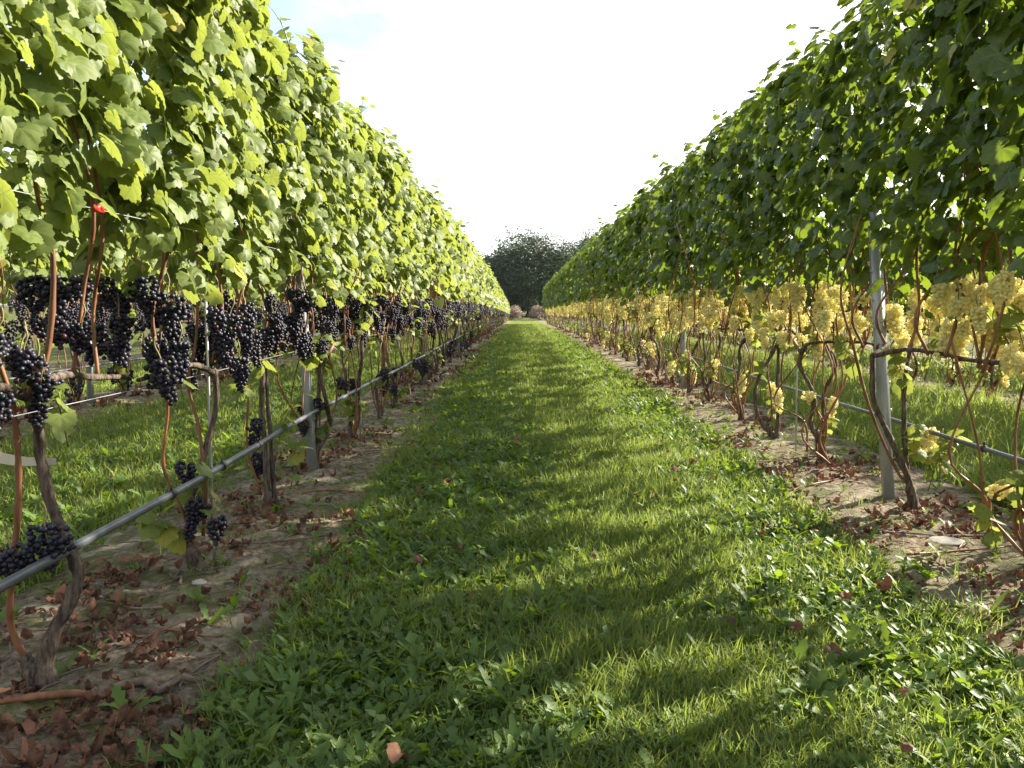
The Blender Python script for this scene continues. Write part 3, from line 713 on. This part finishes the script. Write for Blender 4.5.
x,y=band(2600,1.35,9,-.45,.28); k=(x<.35)&lane(x,y); broad(wb,x[k],y[k],rs,.035,.115,9,wr=.25,lob=.75)
x,y=band(1300,1.25,7,-.2,.30); k=(x<.5)&lane(x,y); broad(wb,x[k],y[k],rs,.04,.10,8,wr=.24,lob=.7)
x,y=band(1900,1.5,9,1.12,.24); k=(x>.5)&lane(x,y); broad(wb,x[k],y[k],rs,.04,.10,8)
x,y=band(1500,7,30,-.55,.25); k=(x<.1)&(x>-1.0); broad(wb,x[k],y[k],rs,.07,.13,6)
x,y=band(1300,7,30,1.2,.22); k=(x<1.65)&(x>.5); broad(wb,x[k],y[k],rs,.07,.13,6)
x,y=band(700,2.6,16,-2.3,.5); k=(x<-1.75)&(x>-3.9); broad(wb,x[k],y[k],rs,.06,.13,6)
x,y=band(900,2.6,16,3.1,.45); k=(x<4.4)&(x>2.4); broad(wb,x[k],y[k],rs,.07,.16,7)
# small rounded clover leaflets through the lane
x,y=band(2200,1.4,9,.3,.6); k=(x<1.5)&(x>-.85); broad(wb,x[k],y[k],rs,.018,.036,5,wr=.62,lob=.1,zoff=.015)
# weeds straying onto the bare strips
x=np.concatenate([rs.uniform(-1.75,-.75,190),rs.uniform(1.35,2.4,210)]); y=rs.uniform(1.6,9,400); broad(wb,x,y,rs,.04,.10,6,zoff=.03)
tag(wb.obj('weeds',[M['weed']]),'broad-leaved green weeds crowding the edges of the grass lane','weeds',kind='stuff')

lb=MB(); rs=np.random.RandomState(91)
def litter(key,nc,per,y0,y1,sz,side,sx=.16):
    rx,sd=STRIPS[key]; cy=y0*(y1/y0)**rs.rand(nc); cx=rx+side+rs.uniform(-.5,.5,nc)
    x=np.repeat(cx,per)+rs.randn(nc*per)*sx; y=np.repeat(cy,per)+rs.randn(nc*per)*sx*1.3
    k=np.abs(x-rx-side)<.62; x,y=x[k],y[k]; n=len(x)
    z=zg(y)-.012+np.maximum(strip_h(x,y,rx,sd),0)+rs.uniform(.006,.022,n)
    N=np.stack([rs.randn(n)*.45,rs.randn(n)*.45,np.ones(n)],1); a=rs.rand(n)*6.28
    B=np.stack([np.cos(a),np.sin(a),rs.randn(n)*.1],1)
    add_leaves(lb,LTD,np.stack([x,y,z],1),N,B,sz*rs.uniform(.45,1.1,n),np.clip(rs.rand(n)**1.4,0,1),rs.uniform(-.9,2.2,n),rs.uniform(-1.,1.8,n))
litter('dark',52,30,1.5,9,.028,.14,.085); litter('pale',40,30,2.2,10,.028,-.12,.085)
litter('dark',90,14,8,40,.045,.12); litter('pale',70,16,8,40,.045,-.25); litter('dark2',40,14,5,25,.06,0.); litter('pale2',30,14,4,20,.06,0.)
for key,n,y0,y1 in(('dark',420,1.5,9),('pale',420,2.2,10)):
    rx,sd=STRIPS[key]
    for k in range(n):
        y=y0*(y1/y0)**rs.rand(); x=rx+rs.uniform(-.55,.55); a=rs.rand()*6.28; q=rs.uniform(.015,.07); z=soil_z(key,x,y)+.006
        c=np.array([x,y,z]); d=np.array([math.cos(a)*q,math.sin(a)*q,rs.randn()*.004])
        tube(lb,[c-d,c+[rs.randn()*.006,rs.randn()*.006,.004],c+d],[rs.uniform(.0012,.003)],4,1,rs.rand())
x=np.concatenate([rs.uniform(-.6,1.3,26),rs.uniform(.8,1.4,24)]); y=rs.uniform(1.6,6,50); n=50
add_leaves(lb,LTD,np.stack([x,y,zg(y)+.05],1),np.stack([rs.randn(n)*.4,rs.randn(n)*.4,np.ones(n)],1),rs.randn(n,3),.035*rs.uniform(.5,1.1,n),rs.rand(n),rs.uniform(-.6,1.3,n),rs.uniform(-.6,1.,n))
tag(lb.obj('dead_leaves_litter',[M['litter'],M['trunkwood']]),'curled red-brown dead vine leaves strewn over the bare soil','dead leaves',kind='stuff')

# twigs, cut canes and stones on the bare soil
TW=[(-1.10,1.86,.42,.10,.010,'thick brown cut cane lying in the bottom corner by the nearest vine','x'),
    (-.93,1.95,.20,.35,.012,'short stub of cut wood lying among dead leaves near the lane edge','x'),
    (-1.22,2.75,.16,1.9,.005,'forked grey twig lying below the second vine of the sunlit row','x'),
    (-1.02,2.25,.30,.1,.004,None,'d'),(-.98,3.2,.35,.5,.004,None,'d'),(-1.3,2.5,.3,2.8,.004,None,'d'),(-.95,4.1,.4,.2,.004,None,'d'),(-1.0,5.2,.4,1.2,.004,None,'d'),(-1.35,3.6,.3,.7,.004,None,'d'),
    (1.75,3.1,.55,.25,.005,None,'p'),(1.62,3.35,.45,2.7,.004,None,'p'),(1.95,3.3,.5,.1,.005,None,'p'),(1.60,4.3,.5,.5,.005,None,'p'),(1.7,5.0,.5,2.9,.005,None,'p'),(1.55,6.2,.5,.4,.005,None,'p'),(1.9,4.6,.4,.2,.004,None,'p')]
for i,(x,y,L,a,r,lab,sd) in enumerate(TW):
    rs=np.random.RandomState(i+5); key='dark' if x<0 else 'pale'; mb=MB()
    pts=[]
    for t in np.linspace(-.5,.5,5):
        qx,qy=x+math.cos(a)*L*t+rs.randn()*.012,y+math.sin(a)*L*t+rs.randn()*.012
        pts.append((qx-x,qy-y,soil_z(key,qx,qy)+r*.9+.006*rs.rand()))
    tube(mb,catmull(pts,4),[r,r*1.05,r*.8,r*.6],7,0,.5,.12,rs=rs)
    if r<.008:
        b=np.array(pts[2]); tube(mb,[b,b+[math.cos(a+.6)*L*.2,math.sin(a+.6)*L*.2,.015]],[r*.7,r*.4],5)
    o=mb.obj('cut_cane',[M['trunkwood'] if i%3 else M['cane']],loc=(x,y,0))
    tag(o,lab or ('thin pruned twig lying on the bare soil under the %s'%ROWNAME['dark' if sd=='d' else 'pale']),'twig',None if lab else 'pruned twigs under the %s'%ROWNAME['dark' if sd=='d' else 'pale'])
for i,(x,y,sx,sy,sz,lab) in enumerate([(1.74,3.22,.075,.06,.012,'flat pale stone in the soil near the leaning pale-grape vine'),
      (-1.12,2.70,.026,.020,.009,'small whitish stone among dead leaves beside the sunlit row'),(-.86,5.6,.04,.03,.018,'grey stone at the lane edge past the nearest sunlit-row post')]):
    rs=np.random.RandomState(i); v,f=ICO[3]; d=1+.12*sn(v[:,0]*2+v[:,2],v[:,1]*2,i+3,.35); key='dark' if x<0 else 'pale'
    mb=MB().add(v*d[:,None]*[sx,sy,sz],f); tag(mb.obj('stone',[M['stone']],loc=(x,y,soil_z(key,x,y)+sz*.1)),lab,'stone')

# ------------------------------------------------------------------ trees and shrubs beyond the rows
def crown_mesh(seed,W_,H_,base,n,s,name,m,lobes=60,flat=1.):
    rs=np.random.RandomState(seed); mb=MB()
    u=rs.randn(lobes,3); u=unit(u); u[:,2]=np.abs(u[:,2])*1.25-.45
    C=u*np.array([W_/2,W_/2,H_/2])*rs.uniform(.45,.88,lobes)[:,None]; C[:,2]+=base+H_/2*.8
    r=np.minimum(W_,H_)*rs.uniform(.13,.25,lobes)
    k=rs.randint(lobes,size=n); d=unit(rs.randn(n,3)); rad=r[k]*rs.uniform(.5,1.0,n)**.6
    P=C[k]+d*rad[:,None]; P[:,2]=np.maximum(P[:,2],base*.4+rs.rand(n)*.6*base)
    N=d*.7+rs.randn(n,3)*.8+[0,0,.25]; B=rs.randn(n,3)
    lt=np.clip(.5+.25*rs.randn(lobes),0,1)
    add_leaves(mb,LT2,P,N,B,s*rs.uniform(.5,1.3,n),np.clip(lt[k]+.2*rs.randn(n),0,1),rs.uniform(-.4,.4,n),rs.uniform(-.4,.4,n))
    return mb.mesh(name,[m])
def tree_trunk(seed,H):
    rs=np.random.RandomState(seed); mb=MB()
    tube(mb,catmull([(0,0,-.3),(.1,.0,H*.15),(-.1,.1,H*.35),(.1,0,H*.62)],4),[.42,.32,.26,.12],9,0,.5,.1,rs=rs)
    for i in range(7):
        a=i*.9+rs.rand(); z=H*(.16+.06*i); q=H*.28
        tube(mb,catmull([(0,0,z),(math.cos(a)*q*.5,math.sin(a)*q*.5,z+q*.35),(math.cos(a)*q,math.sin(a)*q,z+q*.75)],3),[.14,.09,.03],6)
    return mb.mesh('trunk',[M['treebark']])
TREES=[(1.7,125,22,16.0,0,'broad dark dome-crowned tree closing the view at the lane end'),
       (-4.0,130,12,11.8,1,'dark tree at the left flank of the dome-crowned tree'),
       (10.5,131,19,15.6,2,'dark tree at the right flank of the dome-crowned tree'),
       (15,150,15,20.5,1,'taller distant tree peeping over the shaded hedge'),
       (26,140,16,12.5,0,None),(38,146,15,13,2,None),(52,140,17,12,1,None),(7,145,13,11,2,None),(68,150,18,13,0,None)]
TC=[crown_mesh(800+i,10,10,.2,42000,.105,'crown',M['tree']) for i in range(3)]; TT=[tree_trunk(820+i,10) for i in range(3)]
for i,(x,y,w,h,v,lab) in enumerate(TREES):
    t=empty('broadleaf_tree',(x,y,float(zg(y))-.05),i*1.3); tag(t,lab or 'dark tree of the wood edge hidden behind the shaded hedge','tree','trees beyond the vineyard')
    t.scale=(w/10,w/10,h/11.2); place('trunk',TT[v],t); place('crown',TC[v],t)
UC=[crown_mesh(870+i,3,2.6,.05,5000,.09,'crown',M['tree'],30) for i in range(2)]
for i,(x,y) in enumerate([(-5.5,116),(-2.2,117),(1.2,116),(4.4,117.5),(8,116)]):
    t=empty('understorey_bush',(x,y,float(zg(y))-.05),i*1.9); tag(t,'dark bush at the foot of the dome-crowned tree, behind the blush shrubs','bush','dark bushes along the wood edge')
    t.scale=(1.35,1.35,1.5); place('crown',UC[i%2],t); mb=MB(); tube(mb,[(0,0,-.05),(.05,0,.6),(0,.05,1.3)],[.07,.05,.02],6); mb.obj('stem',[M['treebark']],t)
SB=[crown_mesh(850+i,2.0,1.9,.05,3400,.075,'twiggy_crown',M['blush'],26) for i in range(2)]
for i,(x,y,w,h,lab) in enumerate([(-1.15,96,3.4,2.7,'rounded blush-pink shrub before the dark tree, beside the sunlit row end'),(2.35,97,3.4,2.8,'rounded blush-pink shrub before the dark tree, beside the shaded row end'),
        (-4.6,97,3.2,2.6,None),(6.5,97.5,3.2,2.7,None),(10.2,98,3.2,2.6,None)]):
    t=empty('shrub',(x,y,float(zg(y))-.28),i*1.1); tag(t,lab or 'blush-pink shrub of the same line, hidden behind the vine rows','shrub','blush shrubs beyond the vineyard')
    t.scale=(w/2,w/2,h/2.2); mb=MB(); rs=np.random.RandomState(i)
    for k in range(9):
        a=k*.7; tube(mb,[(0,0,-.05),(math.cos(a)*.25,math.sin(a)*.25,.6),(math.cos(a)*.6,math.sin(a)*.6,1.4)],[.03,.02,.008],5)
    mb.obj('stem',[M['treebark']],t); place('twiggy_crown',SB[i%2],t)
rs=np.random.RandomState(5); wbk=MB(); n=5000
x=rs.uniform(-420,420,n); zt=22+5*sn(x/90,x*0,7,1); y=460+rs.uniform(0,40,n); z=rs.rand(n)**.6*zt
add_leaves(wbk,LT1,np.stack([x,y,z],1),np.stack([rs.randn(n)*.4,-np.ones(n),rs.rand(n)],1),rs.randn(n,3),rs.uniform(3,6,n),rs.rand(n),rs.uniform(-.3,.3,n),rs.uniform(-.3,.3,n))
tag(wbk.obj('distant_woods',[M['tree']]),'far wooded skyline low beyond the fields','woods',kind='stuff')

# ------------------------------------------------------------------ thin haze over the far field
m,nt,out=mat('haze_air'); nt.links.new(node(nt,'ShaderNodeVolumePrincipled',{'Color':(.86,.90,.95),'Density':.00009}).outputs[0],out.inputs['Volume'])
hb=MB(); box(hb,(0,340,15),(1700,1000,40)); tag(hb.obj('haze',[m],shade=False),kind='stuff')
